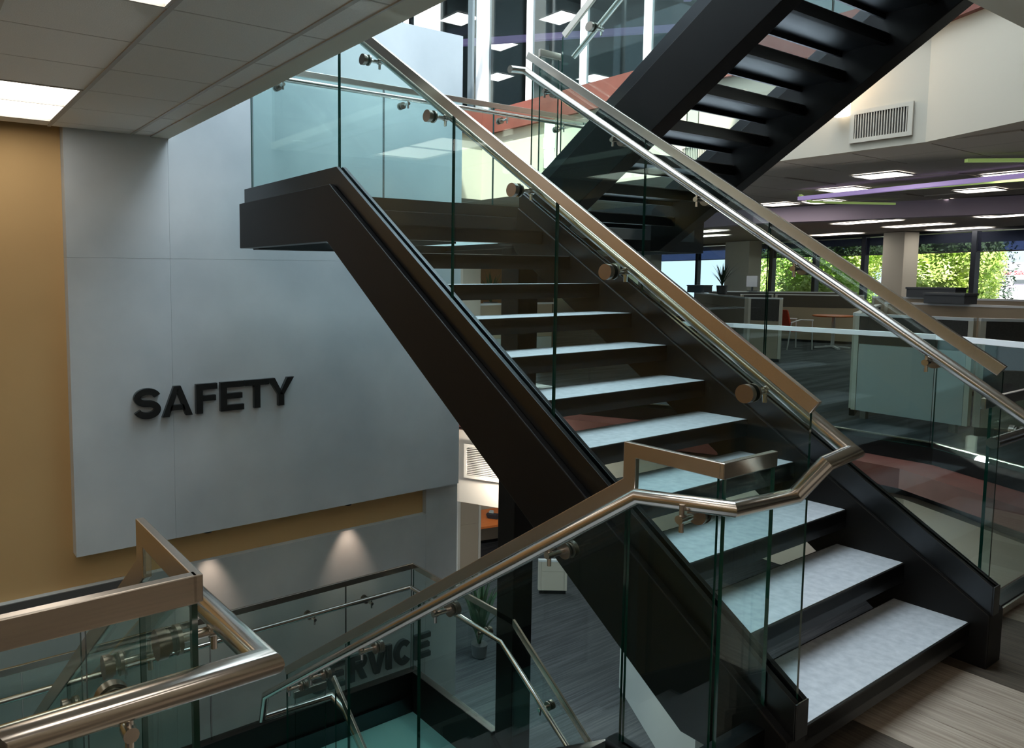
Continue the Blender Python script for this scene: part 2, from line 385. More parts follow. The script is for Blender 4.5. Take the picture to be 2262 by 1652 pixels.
# ------------------------------------------------------------------ upper landing
ld = thing('stair_landing', 'black steel half landing carried above the concrete panel wall', 'landing')
for a, b in ((2.42, 3.33), (3.35, 4.26), (4.28, 5.19), (5.21, 6.11)): bx('glass_floor_panel', 'frosted_floor', a, b, 3.645 if b < 3.8 else 4.035, 5.285, 1.895, 1.92, ld)
bx('landing_floor', 'black_steel', 3.74, 3.9, 3.6, 4.03, 1.85, 1.92, ld)
for a in (3.33, 4.26, 5.19): bx('floor_rib', 'black_steel', a, a + .02, 4.035, 5.285, 1.85, 1.92, ld)
bx('nosing_beam', 'black_steel', 2.411, 3.735, 3.587, 3.64, 1.84, 1.926, ld)
bx('nosing_beam', 'black_steel', 3.885, 6.2, 3.99, 4.03, 1.83, 1.926, ld)
bx('edge_beam', 'black_steel', 2.412, 6.26, 5.29, 5.40, 1.83, 2.19, ld, bevel=.004)
s = MB(); s.box(2.407, 6.19, 5.325, 5.342, 2.19, 2.30); s.box(2.407, 6.19, 5.36, 5.376, 2.19, 2.30); s.box(2.407, 6.19, 5.34, 5.362, 2.19, 2.28)
s.build('glazing_shoe', 'black_gloss', ld)
bx('edge_beam', 'black_steel', 6.12, 6.26, 4.03, 5.288, 1.83, 2.19, ld)
s = MB(); s.box(6.125, 6.142, 4.03, 5.325, 2.19, 2.30); s.box(6.16, 6.176, 4.03, 5.325, 2.19, 2.30); s.build('glazing_shoe', 'black_gloss', ld)
c = thing('steel_column', 'square black steel column standing between the two stair flights', 'column')
bx('shaft', 'black_steel', 3.79, 3.985, 3.86, 4.04, -3.84, 1.83, c, bevel=.006)
bx('base_plate', 'black_steel', 3.73, 4.05, 3.80, 4.10, -3.85, -3.83, c)

# ------------------------------------------------------------------ upper flight, rising back towards the viewer
uf = thing('staircase', 'black steel flight overhead, seen from below with dark tread undersides', 'staircase')
ut = lambda y: 3.20 + SL * (2.65 - y)
for (xa, wd, s0) in ((3.93, .15, 3.965), (5.36, .14, 5.41)):
    yb, yt = 3.93, 1.30
    b = MB().prism([(xa, yb, ut(yb) - .118), (xa, yb, 1.83), (xa, 3.85, 1.83), (xa, yt, ut(yt) - .53), (xa, yt, ut(yt) - .118)], (wd, 0, 0)).build('stringer', 'black_steel', uf, bevel=.005)
    s = MB()
    for a in (s0, s0 + .046): s.prism([(a, yb - .08, ut(yb - .08) - .12), (a, yb - .08, ut(yb - .08)), (a, yt, ut(yt)), (a, yt, ut(yt) - .12)], (.024, 0, 0))
    s.prism([(s0 + .02, yb - .08, ut(yb - .08) - .12), (s0 + .02, yb - .08, ut(yb - .08) - .02), (s0 + .02, yt, ut(yt) - .02), (s0 + .02, yt, ut(yt) - .12)], (.03, 0, 0))
    s.build('glazing_shoe', 'black_gloss', b, bevel=.0015)
pan = MB(); pan.box(0, 1.28, -.285, 0, -.052, -.006); pan.box(0, 1.28, -.012, 0, -.085, -.03); pan.box(0, 1.28, -.285, -.25, -.075, -.05); pan.box(0, 1.28, -.006, 0, -.03, 0)
pan_me2 = pan.mesh('tread', 'black_gloss'); top_me2 = MB().box(0, 1.28, -.278, -.007, -.008, .0015).mesh('tread_surface', 'tread_stone')
for k in range(1, 11):
    t = link('tread', pan_me2, uf, (4.08, 3.99 - RUN * (k - 1), 1.925 + .175 * k)); link('tread_surface', top_me2, t)

# ------------------------------------------------------------------ guards: panes, bars, tubes, stand-off brackets
arm = MB().tube([(.014, 0, 0), (.09, 0, 0)], .0105, 12); arm.tube([(.078, 0, 0), (.104, 0, 0)], .0135, 12)
arm_me = arm.mesh('bracket', 'steel_tube', True)
disc = MB().tube([(-.034, 0, 0), (-.014, 0, 0)], .031, 24); disc.tube([(.0065, 0, 0), (.016, 0, 0)], .031, 24); disc.tube([(-.014, 0, 0), (-.0065, 0, 0)], .026, 20)
disc_me = disc.mesh('standoff_disc', 'steel_dark', True)
pin_me = MB().tube([(.09, 0, -.04), (.09, 0, .045)], .0075, 10).mesh('bracket_pin', 'steel_tube', True)
def bracket(parent, x, y, z, rz=0, tilt=0):
    b = link('bracket', arm_me, parent, (x, y, z), rz); b.rotation_euler.x = tilt
    link('standoff_disc', disc_me, b); link('bracket_pin', pin_me, b)
def pane_x(parent, x, poly, t=.0125):     # pane lying in the plane x = const, polygon of (y, z)
    return MB().prism([(x - t / 2, a, b) for a, b in poly], (t, 0, 0), 0, 1).build('glass_pane', ['guard_glass', 'glass_edge'], parent)
def pane_y(parent, y, poly, t=.0125):
    return MB().prism([(a, y - t / 2, b) for a, b in poly], (0, t, 0), 0, 1).build('glass_pane', ['guard_glass', 'glass_edge'], parent)
def cap(parent, pts, side, h=.049, w=.02, name='cap_rail'):
    # flat steel bar whose top edge follows pts
    if side is not None:
        d0 = (Vector(pts[1]) - Vector(pts[0])).normalized(); side = Vector(side)
        if side.cross(d0).z < 0: side = -side
    return MB().sweep(pts, [(-w / 2, -h), (w / 2, -h), (w / 2, 0), (-w / 2, 0)], side).build(name, 'steel', parent, bevel=.0025)
def tubes(parent, pts, r=.0245): return MB().tube(pts, r, 18).build('handrail', 'steel_tube', parent, True)

# near guard of the main flight, running on along the landing
g1 = thing('glass_guard', 'glass guard with brushed steel bar on the near side of the main flight', 'railing')
zb = lambda y: 1.238 + .70 * (y - 1.119)
js = [1.142, 2.194, 2.880, 3.985]
for a, b in zip(js[:-1], js[1:]):
    a2, b2 = a + .004, b - .004
    pane_x(g1, 2.371, [(a2, zt(a2) - .09), (b2, zt(b2) - .09), (b2, zb(b2) - .03), (a2, zb(a2) - .03)])
pane_x(g1, 2.371, [(3.993, 2.21), (5.31, 2.21), (5.31, 3.24), (3.993, 3.24)])
cap(g1, [(2.371, 1.119, zb(1.119)), (2.371, 4.02, zb(4.02)), (2.371, 5.34, zb(4.02) + .005)], (1, 0, 0))
zr = lambda y: 1.083 + .70 * (y - 1.061)
for y, z in ((1.34, 1.231), (1.914, 1.644), (2.438, 2.007), (3.06, 2.437), (3.676, 2.866)):
    bracket(g1, 2.371, y, zr(y) - .042)
# handrail that links the lower and the main flight around the foot of the stair
tubes(g1, [(2.455, 4.0, zr(4.0)), (2.455, 1.062, zr(1.062)), (2.335, 1.078, 1.062), (2.345, 1.168, .938), (2.012, 1.172, .952), (1.962, 1.455, .925), (1.962, 4.28, .672 - .735 * (4.28 - 1.803)), (1.965, 4.335, -1.335), (2.50, 4.335, -1.35), (2.53, 4.20, -1.40), (2.53, 2.3, -2.75)])

# far guard of the main flight
g2 = thing('glass_guard', 'glass guard with brushed steel bar on the far side of the main flight', 'railing')
zf = lambda y: 1.258 + .710 * (y - 1.09)
ft = lambda y: .348 + .68 * (y - 1.074)
js = [1.095, 2.07, 2.82, 3.755]
for a, b in zip(js[:-1], js[1:]):
    a2, b2 = a + .004, b - .004
    pane_x(g2, 3.781, [(a2, ft(a2) - .09), (b2, ft(b2) - .09), (b2, zf(b2) - .03), (a2, zf(a2) - .03)])
cap(g2, [(3.781, 1.088, zf(1.088)), (3.781, 3.785, zf(3.785))], (1, 0, 0))
zq = lambda y: 1.060 + .715 * (y - 1.0)
tubes(g2, [(3.70, .45, .90), (3.70, .78, .915), (3.70, 3.742, zq(3.742)), (3.56, 3.742, zq(3.742) - .01)])
for y in (1.332, 1.895, 2.424, 2.989, 3.55): bracket(g2, 3.781, y, zq(y) - .042, math.pi)
# short guard joining the two flights on the landing
pane_y(g2, 3.70, [(3.80, 2.2), (3.98, 2.2), (3.98, 3.14), (3.80, 3.14)])
cap(g2, [(3.79, 3.70, 3.168), (3.995, 3.70, 3.168)], (0, 1, 0))

# landing guard in front of the concrete wall
g3 = thing('glass_guard', 'glass guard along the back of the upper landing, in front of the concrete wall', 'railing')
for a, b in ((2.40, 3.62), (3.63, 4.885), (4.895, 6.14)):
    pane_y(g3, 5.351, [(a, 2.21), (b, 2.21), (b, 3.235), (a, 3.235)])
pane_x(g3, 6.151, [(4.05, 2.21), (5.34, 2.21), (5.34, 3.235), (4.05, 3.235)])
cap(g3, [(2.38, 5.351, 3.265), (6.151, 5.351, 3.265), (6.151, 4.03, 3.265)], None)
tubes(g3, [(2.46, 5.265, 3.15), (6.065, 5.265, 3.15), (6.065, 4.03, 3.15)], .02)
for x in (2.62, 3.82, 4.98, 5.75): bracket(g3, x, 5.351, 3.108, -math.pi / 2)

# guards of the upper flight
g4 = thing('glass_guard', 'glass guard on the near side of the overhead flight', 'railing')
uz = lambda y: 3.305 + SL * (3.69 - y)
js = [3.69, 2.62, 1.42]
for a, b in zip(js[:-1], js[1:]):
    a2, b2 = a - .004, b + .004
    pane_x(g4, 4.0, [(a2, ut(a2) - .09), (b2, ut(b2) - .09), (b2, uz(b2) - .03), (a2, uz(a2) - .03)])
cap(g4, [(4.0, 3.69, uz(3.69)), (4.0, 1.35, uz(1.35))], (1, 0, 0))
tubes(g4, [(4.085, 3.66, uz(3.66) - .175), (4.085, 1.35, uz(1.35) - .175)], .02)
for y in (3.43, 2.8, 2.1): bracket(g4, 4.0, y, uz(y) - .215)
g5 = thing('glass_guard', 'glass guard on the far side of the overhead flight', 'railing')
for a, b in zip(js[:-1], js[1:]):
    a2, b2 = a - .004, b + .004
    pane_x(g5, 5.445, [(a2, ut(a2) - .09), (b2, ut(b2) - .09), (b2, uz(b2) - .03), (a2, uz(a2) - .03)])
cap(g5, [(5.445, 3.69, uz(3.69)), (5.445, 1.35, uz(1.35))], (1, 0, 0))

# guard of the flight that leads down, on its right, with the return at the stair foot
g6 = thing('glass_guard', 'glass guard with stepped steel bar between the downward flight and the main flight', 'railing')
dz = lambda y: .942 - .7166 * (y - 1.56)
cap(g6, [(2.051, 1.232, 1.07), (2.051, 1.575, 1.07), (2.051, 1.575, dz(1.575) + .012), (2.051, 4.16, dz(4.16))], (1, 0, 0))
cap(g6, [(2.042, 1.231, 1.07), (2.335, 1.231, 1.07)], (0, 1, 0))
js = [1.245, 1.560, 2.715, 3.363, 4.14]
pane_x(g6, 2.051, [(1.243, .02), (1.552, .02), (1.552, 1.04), (1.243, 1.04)])
for a, b in zip(js[1:-1], js[2:]):
    a2, b2 = a + .004, b - .004
    pane_x(g6, 2.051, [(a2, dz(a2) - .98), (b2, dz(b2) - .98), (b2, dz(b2) - .03), (a2, dz(a2) - .03)])
pane_y(g6, 1.231, [(2.062, .02), (2.328, .02), (2.328, 1.04), (2.062, 1.04)])
for y in (1.30, 1.82, 2.479, 3.084, 3.638, 3.926):
    bracket(g6, 2.051, y, (.672 - .735 * (y - 1.803) - .045) if y > 1.5 else .895, math.pi)
bx('glazing_shoe', 'black_gloss', 2.02, 2.30, 1.205, 1.262, 0, .17, g6)
bx('glazing_shoe', 'black_gloss', 2.02, 2.082, 1.262, 1.60, -.25, .02, g6)

# guard left of the downward flight and along the near floor edge
g7 = thing('glass_guard', 'glass guard with steel bar in the left foreground, at the head of the downward flight', 'railing')
lz = lambda y: .925 - .725 * (y - 1.70)
cap(g7, [(-3.9, 1.287, 1.07), (.452, 1.287, 1.07)], (0, 1, 0), h=.055, w=.022)
cap(g7, [(.452, 1.276, 1.07), (.452, 1.66, 1.07), (.452, 1.66, lz(1.66) + .02), (.452, 4.2, lz(4.2))], (1, 0, 0), h=.053)
pane_x(g7, .452, [(1.30, .02), (1.655, .02), (1.655, 1.02), (1.30, 1.02)])
for a, b in ((1.663, 2.60), (2.608, 3.4), (3.408, 4.18)): pane_x(g7, .452, [(a, lz(a) - .98), (b, lz(b) - .98), (b, lz(b) - .03), (a, lz(a) - .03)])
for a, b in ((-1.9, -.9), (-.892, .245), (.253, .44)): pane_y(g7, 1.287, [(a, .02), (b, .02), (b, 1.02), (a, 1.02)])
tubes(g7, [(.540, 4.2, .94 - .725 * (4.2 - 1.60)), (.540, 1.62, .905), (.553, 1.205, .905), (.125, 1.205, .905), (.122, 1.205, .45)], .0265)
bracket(g7, .452, 1.44, .872); bracket(g7, .452, 1.92, .60); bracket(g7, .452, 2.55, .16)
bracket(g7, .30, 1.287, .862, -math.pi / 2); bracket(g7, -.75, 1.287, .862, -math.pi / 2)
bx('glazing_shoe', 'black_gloss', -3.9, .48, 1.262, 1.312, -.2, .03, g7)

# guard of the lower landing, before the wall of the storey below
g8 = thing('glass_guard', 'glass guard around the lower teal landing, in front of the storey-below wall', 'railing')
bz = -.928
cap(g8, [(-2, 5.131, bz), (3.80, 5.131, bz), (3.80, 3.865, bz), (3.80, 2.2, bz - .74 * 1.665)], None)
pn = [-1.9, -.6, .6, 1.9, 3.1, 3.79]
for a, b in zip(pn[:-1], pn[1:]): pane_y(g8, 5.131, [(a + .004, -2.0), (b - .004, -2.0), (b - .004, bz - .03), (a + .004, bz - .03)])
pane_x(g8, 3.80, [(3.87, -2.0), (5.12, -2.0), (5.12, bz - .03), (3.87, bz - .03)])
pane_x(g8, 3.80, [(2.3, bz - .74 * 1.565 - 1.1), (3.862, -2.0), (3.862, bz - .03), (2.3, bz - .74 * 1.565 - .03)])
tubes(g8, [(-2, 5.05, -1.10), (3.715, 5.05, -1.10), (3.715, 3.90, -1.10), (3.715, 2.2, -1.10 - .70 * 1.7)], .02)
for x in (.3, 1.25, 2.2, 2.75, 3.3): bracket(g8, x, 5.131, -1.142, -math.pi / 2)
for y, z in ((4.85, -1.142), (4.15, -1.142), (3.5, -1.42)): bracket(g8, 3.80, y, z, math.pi)

# lower landing and the flights below
ll = thing('stair_landing', 'lower half landing of frosted teal glass with black kerb', 'landing')
for a, b in ((.5, 1.60), (1.62, 2.70), (2.72, 3.765)): bx('glass_floor_panel', 'teal_glass', a, b, 4.36, 5.09, -2.30, -2.272, ll)
bx('landing_frame', 'black_steel', .45, 3.86, 4.34, 5.2, -2.5, -2.301, ll)
bx('kerb', 'black_steel', -2, 3.86, 5.092, 5.17, -2.5, -1.91, ll, bevel=.004)
bx('kerb', 'black_steel', 3.768, 3.845, 4.05, 5.09, -2.5, -1.91, ll, bevel=.004)
bx('ledge_strip', 'black_gloss', .45, 3.77, 5.07, 5.092, -2.27, -2.12, ll)
df = thing('staircase', 'black steel flight leading down from the plank floor in the foreground', 'staircase')
for xa in (.40, 1.98):
    MB().prism([(xa, 1.40, -.02), (xa, 1.63, -.02), (xa, 4.45, -2.02), (xa, 4.45, -2.50), (xa, 1.40, -.36)], (.11, 0, 0)).build('stringer', 'black_steel', df, bevel=.004)
pan = MB(); pan.box(0, 1.465, 0, .27, -.052, -.006); tp = MB().box(0, 1.465, .007, .262, -.008, .0015)
pme = pan.mesh('tread', 'black_steel'); tme = tp.mesh('tread_surface', 'tread_stone')
for k in range(1, 12):
    t = link('tread', pme, df, (.512, 1.42 + .245 * (k - 1), -.175 * k)); link('tread_surface', tme, t)
nf = thing('staircase', 'dark flight leading on down from the teal landing, under the main flight', 'staircase')
for xa in (2.30, 3.76):
    MB().prism([(xa, 4.06, -1.93), (xa, 4.06, -2.45), (xa, 2.25, -3.84), (xa, 1.7, -3.84)], (.1, 0, 0)).build('stringer', 'black_steel', nf, bevel=.004)
pan = MB(); pan.box(0, 1.36, 0, .28, -.052, -.006); pme = pan.mesh('tread', 'black_steel'); tme = MB().box(0, 1.36, .007, .27, -.008, .0015).mesh('tread_surface', 'tread_stone')
for k in range(1, 9):
    t = link('tread', pme, nf, (2.40, 4.06 - .245 * k, -2.27 - .175 * k)); link('tread_surface', tme, t)
g9 = thing('glass_guard', 'short glass guard with two steel bars on the inner edge of the teal landing', 'railing')
cap(g9, [(2.20, 4.335, -1.226), (2.455, 4.335, -1.226)], (0, 1, 0))
pane_y(g9, 4.335, [(2.21, -2.26), (2.45, -2.26), (2.45, -1.25), (2.21, -1.25)])
cap(g9, [(2.455, 4.22, -1.13), (2.455, 2.3, -1.13 - .74 * 1.92)], (1, 0, 0))
pane_x(g9, 2.455, [(2.4, -3.3), (4.2, -2.1), (4.2, -1.15), (2.4, -1.15 - .74 * 1.8)])

# guard at the right along the near floor edge, then the far guard round the opening
g10 = thing('glass_guard', 'glass guard at the right edge, along the plank floor beside the stair foot', 'railing')
cap(g10, [(4.10, 1.255, 1.075), (6.40, 1.255, 1.075)], (0, 1, 0))
for a, b in ((4.215, 5.30), (5.31, 6.38)): pane_y(g10, 1.262, [(a, .02), (b, .02), (b, 1.05), (a, 1.05)])
bx('glazing_shoe', 'black_gloss', 3.90, 6.40, 1.225, 1.30, -.12, .05, g10, bevel=.004)
bx('shoe_trim', 'steel', 3.90, 6.40, 1.215, 1.224, .01, .045, g10)
tubes(g10, [(3.96, 1.17, .905), (6.3, 1.17, .905)])
bracket(g10, 4.6, 1.262, .862, -math.pi / 2); bracket(g10, 5.7, 1.262, .862, -math.pi / 2)
g11 = thing('glass_guard', 'long glass guard with thin steel rail along the far side of the opening', 'railing')
gp = off_poly(gd_pts, .03)
for i in range(len(gp) - 1):
    a, b = Vector(gp[i]), Vector(gp[i + 1]); L_ = (b - a).length; n_ = max(1, round(L_ / 1.25)); d_ = (b - a) / n_
    e = Vector((-d_.y, d_.x)).normalized() * .0125
    for q in range(n_):
        p0 = a + d_ * (q + .005); p1 = a + d_ * (q + .995)
        MB().prism([(p0.x, p0.y, .17), (p1.x, p1.y, .17), (p1.x, p1.y, 1.11), (p0.x, p0.y, 1.11)], (e.x, e.y, 0), 0, 1).build('glass_pane', ['guard_glass', 'glass_edge'], g11)
MB().sweep([(p[0], p[1], 1.135) for p in gp], [(-.025, -.045), (.015, -.045), (.015, 0), (-.025, 0)]).build('cap_rail', 'white_metal', g11, bevel=.003)

# ------------------------------------------------------------------ lettering
def letters(word, x_spans, y_face, z0, z1, depth, label):
    t = thing('wall_lettering', label, 'sign')
    th = (z1 - z0) * .235
    def arc(cx, cz, rx, rz, a0, a1, n=16):
        return [(cx + rx * math.cos(R(a0 + (a1 - a0) * i / n)), cz + rz * math.sin(R(a0 + (a1 - a0) * i / n))) for i in range(n + 1)]
    for ch, (xa, xb) in zip(word, x_spans):
        w_, h = xb - xa, z1 - z0; m = MB()
        def bar(*pts): m.prism([(xa + px, y_face, z0 + pz) for px, pz in pts], (0, depth, 0), 0, 1)
        def stroke(path, hw):
            n = len(path)
            L_, R_ = [], []
            for i, p in enumerate(path):
                q0 = Vector(path[max(0, i - 1)]); q1 = Vector(path[min(n - 1, i + 1)]); d = (q1 - q0).normalized(); nn = Vector((-d.y, d.x)) * hw
                L_.append((p[0] + nn.x, p[1] + nn.y)); R_.append((p[0] - nn.x, p[1] - nn.y))
            for i in range(n - 1): bar(L_[i], L_[i + 1], R_[i + 1], R_[i])
        sw = th * .98
        if ch in 'EF':
            bar((0, 0), (sw, 0), (sw, h), (0, h)); bar((sw, h - th * .85), (w_, h - th * .85), (w_, h), (sw, h)); bar((sw, h * .5 - th * .38), (w_ * .93, h * .5 - th * .38), (w_ * .93, h * .5 + th * .42), (sw, h * .5 + th * .42))
            if ch == 'E': bar((sw, 0), (w_, 0), (w_, th * .85), (sw, th * .85))
        elif ch == 'T':
            bar((0, h - th * .85), (w_, h - th * .85), (w_, h), (0, h)); bar((w_ / 2 - sw / 2, 0), (w_ / 2 + sw / 2, 0), (w_ / 2 + sw / 2, h - th * .85), (w_ / 2 - sw / 2, h - th * .85))
        elif ch == 'I': bar((0, 0), (w_, 0), (w_, h), (0, h))
        elif ch == 'A':
            c = w_ / 2
            bar((0, 0), (sw, 0), (c + sw * .12, h * .86), (c + sw * .5, h), (c - sw * .5, h)); bar((w_ - sw, 0), (w_, 0), (c + sw * .5, h), (c - sw * .12, h * .86))
            bar((w_ * .24, h * .2), (w_ * .76, h * .2), (w_ * .70, h * .2 + th * .75), (w_ * .30, h * .2 + th * .75))
        elif ch == 'V':
            c = w_ / 2
            bar((0, h), (c - sw * .5, 0), (c + sw * .5, 0), (c, h * .22), (sw, h)); bar((w_, h), (w_ - sw, h), (c, h * .22), (c, 0), (c + sw * .5, 0))
        elif ch == 'Y':
            c = w_ / 2
            bar((c - sw / 2, 0), (c + sw / 2, 0), (c + sw / 2, h * .42), (c - sw / 2, h * .42)); bar((0, h), (c - sw / 2, h * .40), (c + sw * .3, h * .40), (sw * 1.15, h)); bar((w_, h), (w_ - sw * 1.15, h), (c - sw * .3, h * .40), (c + sw / 2, h * .40))
        elif ch == 'C': stroke(arc(w_ / 2, h / 2, w_ / 2 - sw / 2, h / 2 - sw * .42, 42, 318, 26), sw / 2)
        elif ch == 'S':
            hw = sw * .46; rx = w_ / 2 - hw; rz = (h - 2 * hw) / 4
            p = arc(w_ / 2, h - hw - rz, rx, rz, 12, 255, 18) ; p2 = arc(w_ / 2, hw + rz, rx, rz, 75, -168, 18)
            stroke(p + p2, hw)
        elif ch == 'R':
            bar((0, 0), (sw, 0), (sw, h), (0, h)); rz = h * .27
            stroke([(sw * .8, h - sw * .42), (w_ - rz, h - sw * .42)] + arc(w_ - rz, h - rz, rz - sw * .45, rz - sw * .42, 90, -90, 12) + [(sw * .8, h - 2 * rz + sw * .42)], sw * .43)
            bar((w_ * .38, h * .46), (w_ * .70, h * .50), (w_, 0), (w_ - sw * 1.15, 0))
        m.build('letter', ['letter_black', 'letter_edge'], t)
    return t
letters('SAFETY', [(1.576, 1.792), (1.803, 2.058), (2.09, 2.277), (2.305, 2.519), (2.53, 2.758), (2.749, 3.004)], 5.862, .474, .724, .038, 'black raised letters reading SAFETY on the concrete wall')
letters('SERVICE', [(3.185, 3.377), (3.392, 3.571), (3.625, 3.83), (3.841, 4.06), (4.071, 4.130), (4.167, 4.385), (4.420, 4.628)], 5.922, -2.377, -2.117, .038, 'black raised letters reading SERVICE low on the wall behind the teal landing')

# two recessed downlights washing the lower wall
for x, lab in ((2.20, 'recessed downlight washing the lower wall behind the left foreground rail'), (3.62, 'recessed downlight washing the lower wall above the word SERVICE')):
    t = thing('downlight', lab, 'downlight', (x, 5.955, -.582), 0, 'downlights over the lower wall')
    MB().lathe([(.02, 0), (.04, .0), (.045, .015), (.02, .015)], seg=18).build('housing', 'black_steel', t, True)
    l = bpy.data.lights.new('downlight_lamp', 'SPOT'); l.energy = 15; l.color = (1, .72, .55); l.spot_size = R(62); l.spot_blend = .9; l.shadow_soft_size = .02
    o = bpy.data.objects.new('downlight_lamp', l); col.objects.link(o); o.location = (x, 5.80, -.62); o.rotation_euler = Vector((0, .16, -1)).to_track_quat('-Z', 'Y').to_euler()

# ------------------------------------------------------------------ vents and sconces on the fascias
def vent(name_loc, ang, w_, h, label, vertical, n):
    t = thing('wall_vent', label, 'vent', name_loc, ang)
    f = MB(); b_ = .035
    f.box(-.02, .0, -w_ / 2, w_ / 2, -h / 2, -h / 2 + b_); f.box(-.02, 0, -w_ / 2, w_ / 2, h / 2 - b_, h / 2); f.box(-.02, 0, -w_ / 2, -w_ / 2 + b_, -h / 2 + b_, h / 2 - b_); f.box(-.02, 0, w_ / 2 - b_, w_ / 2, -h / 2 + b_, h / 2 - b_)
    f.build('frame', 'vent_metal', t)
    bx('back_plate', 'vent_dark', -.004, -.001, -w_ / 2 + b_, w_ / 2 - b_, -h / 2 + b_, h / 2 - b_, t)
    sm = (MB().box(-.018, -.006, -.0035, .0035, -h / 2 + b_, h / 2 - b_) if vertical else MB().box(-.018, -.006, -w_ / 2 + b_, w_ / 2 - b_, -.0045, .0045)).mesh('slat', 'vent_metal')
    span = (w_ if vertical else h) - 2 * b_
    for i in range(n):
        u = -span / 2 + span * (i + .5) / n
        link('slat', sm, t, (0, u, 0) if vertical else (0, 0, u))
vent((7.095, 2.985, 2.91), 0, .47, .275, 'beige air vent grille on the cream fascia right of the overhead stair', True, 20)
vent((6.75, 1.93, -.60), R(-28), .42, .30, 'air vent grille low at the right, under the main floor edge', False, 12)
vent((5.915, 6.56, -.62), R(27.4), .50, .42, 'sunlit louvred vent beside the black column, under the main floor edge', False, 16)
vent((7.095, 4.62, 2.86), 0, .50, .27, 'small vent grille seen between the overhead treads', True, 22)
def sconce(loc, label, rz=0, power=6, colr=(1, .70, .36)):
    t = thing('wall_sconce', label, 'wall light', loc, rz)
    bx('glass_shade', 'sconce_glow', -.09, -.012, -.055, .055, .09, .29, t, bevel=.01)
    bx('glass_shade', 'sconce_glow', -.09, -.012, -.055, .055, -.29, -.06, t, bevel=.01)
    bx('metal_band', 'white_metal', -.098, -.01, -.06, .06, -.055, .085, t, bevel=.004)
    bx('back_plate', 'white_metal', -.012, 0, -.04, .04, -.25, .25, t)
    l = bpy.data.lights.new('sconce_lamp', 'POINT'); l.energy = power; l.color = colr; l.shadow_soft_size = .06
    o = bpy.data.objects.new('sconce_lamp', l); col.objects.link(o); o.location = (loc[0] - .16 * math.cos(rz), loc[1] - .16 * math.sin(rz), loc[2])
sconce((7.098, 6.68, 3.28), 'frosted wall sconce with metal band on the cream fascia, left of the overhead stair')
sconce((6.12, 6.18, -.62), 'added wall sconce hidden behind the near stringer, standing in for sun on the lower fascia', R(27.4), 120, (1, .96, .90))  # added strong lamp, brightens the fascia where the sun does not reach
sconce((7.098, 3.275, 3.30), 'glowing wall sconce mostly hidden behind the overhead stringer, beside the vent')

# ------------------------------------------------------------------ storey above: curtain wall
cw = struct(link('window_1', None), 'glazed partition of the storey above with white mullions')
ms = [2.9, 4.05, 5.53, 6.46, 7.39]
for y in ms:
    bx('mullion', 'white_metal', 7.36, 7.44, y - .035, y + .005, 3.95, 6.6, cw); bx('mullion', 'white_metal', 7.36, 7.44, y + .012, y + .04, 3.95, 6.6, cw)
bx('mullion', 'white_metal', 7.34, 7.46, 2.7, 8.3, 3.93, 3.99, cw)
yy = [2.7] + ms + [8.25]
for a, b in zip(yy[:-1], yy[1:]): bx('pane', 'curtain_glass', 7.40, 7.412, a + .04, b - .04, 3.99, 6.6, cw)
bx('corner_post', 'white_paint', 7.30, 7.46, 8.22, 8.40, 3.87, 6.6, cw, bevel=.02); bx('corner_post', 'white_metal', 7.26, 7.30, 8.42, 8.52, 3.87, 6.6, cw)
cx_ = struct(link('window_2', None), 'glazed partition behind the top of the concrete wall')
for x in (4.3, 5.98): bx('mullion', 'white_metal', x, x + .05, 8.3, 8.36, 3.87, 6.6, cx_)
bx('pier', 'white_paint', 6.22, 6.54, 8.26, 8.44, 3.87, 6.6, cx_)
for a, b in ((3.0, 4.3), (4.35, 5.98), (6.03, 6.22)): bx('pane', 'window_glass', a, b, 8.33, 8.34, 3.9, 6.6, cx_)
bx('pane', 'curtain_glass', 6.55, 7.26, 8.33, 8.342, 3.9, 6.6, cx_)
struct(bx('wall_upper', 'white_paint', 3.0, 6.2, 9.6, 9.7, 3.85, 6.6), 'pale wall inside the storey above')
struct(bx('ceiling', 'dark_interior', 7.3, 26, -4, 17, 6.62, 6.7), 'dark ceiling of the storey above')
struct(bx('ceiling', 'dark_interior', 3, 7.3, 8.4, 17, 6.62, 6.7), 'dark ceiling strip of the storey above')
struct(bx('wall_upper', 'dark_interior', 25.8, 26, -4, 17, 3.85, 6.7), 'far wall of the storey above')
struct(bx('wall_upper', 'dark_interior', 3, 26, 16.9, 17, 3.85, 6.7), 'end wall of the storey above')
def light_panel(x, y, z, w_, d_, label, rz=0, group='office ceiling lights', mat='panel_light'):
    t = thing('ceiling_light', label, 'ceiling light', (x, y, z), rz, group)
    bx('diffuser', mat, -w_ / 2 + .02, w_ / 2 - .02, -d_ / 2 + .02, d_ / 2 - .02, -.006, 0, t)
    f = MB(); f.box(-w_ / 2, w_ / 2, -d_ / 2, -d_ / 2 + .02, -.012, 0); f.box(-w_ / 2, w_ / 2, d_ / 2 - .02, d_ / 2, -.012, 0); f.box(-w_ / 2, -w_ / 2 + .02, -d_ / 2 + .02, d_ / 2 - .02, -.012, 0); f.box(w_ / 2 - .02, w_ / 2, -d_ / 2 + .02, d_ / 2 - .02, -.012, 0)
    f.build('frame', 'ceil_grid', t)
for x, y, w_, d_, lab in ((11.1, 10.3, .62, .62, 'square ceiling light of the storey above, right of the white mullion'), (11.3, 12.2, .6, .6, 'ceiling light of the storey above, uppermost beside the wide white post'), (13.0, 14.1, .62, .62, 'ceiling light of the storey above, lowest beside the wide white post'), (9.5, 11.4, .6, .6, 'ceiling light of the storey above, just right of the concrete wall top'), (15.1, 12.9, .62, .62, 'ceiling light of the storey above, low behind the crossing rails')):
    light_panel(x, y, 6.61, w_, d_, lab, group='lights of the storey above')
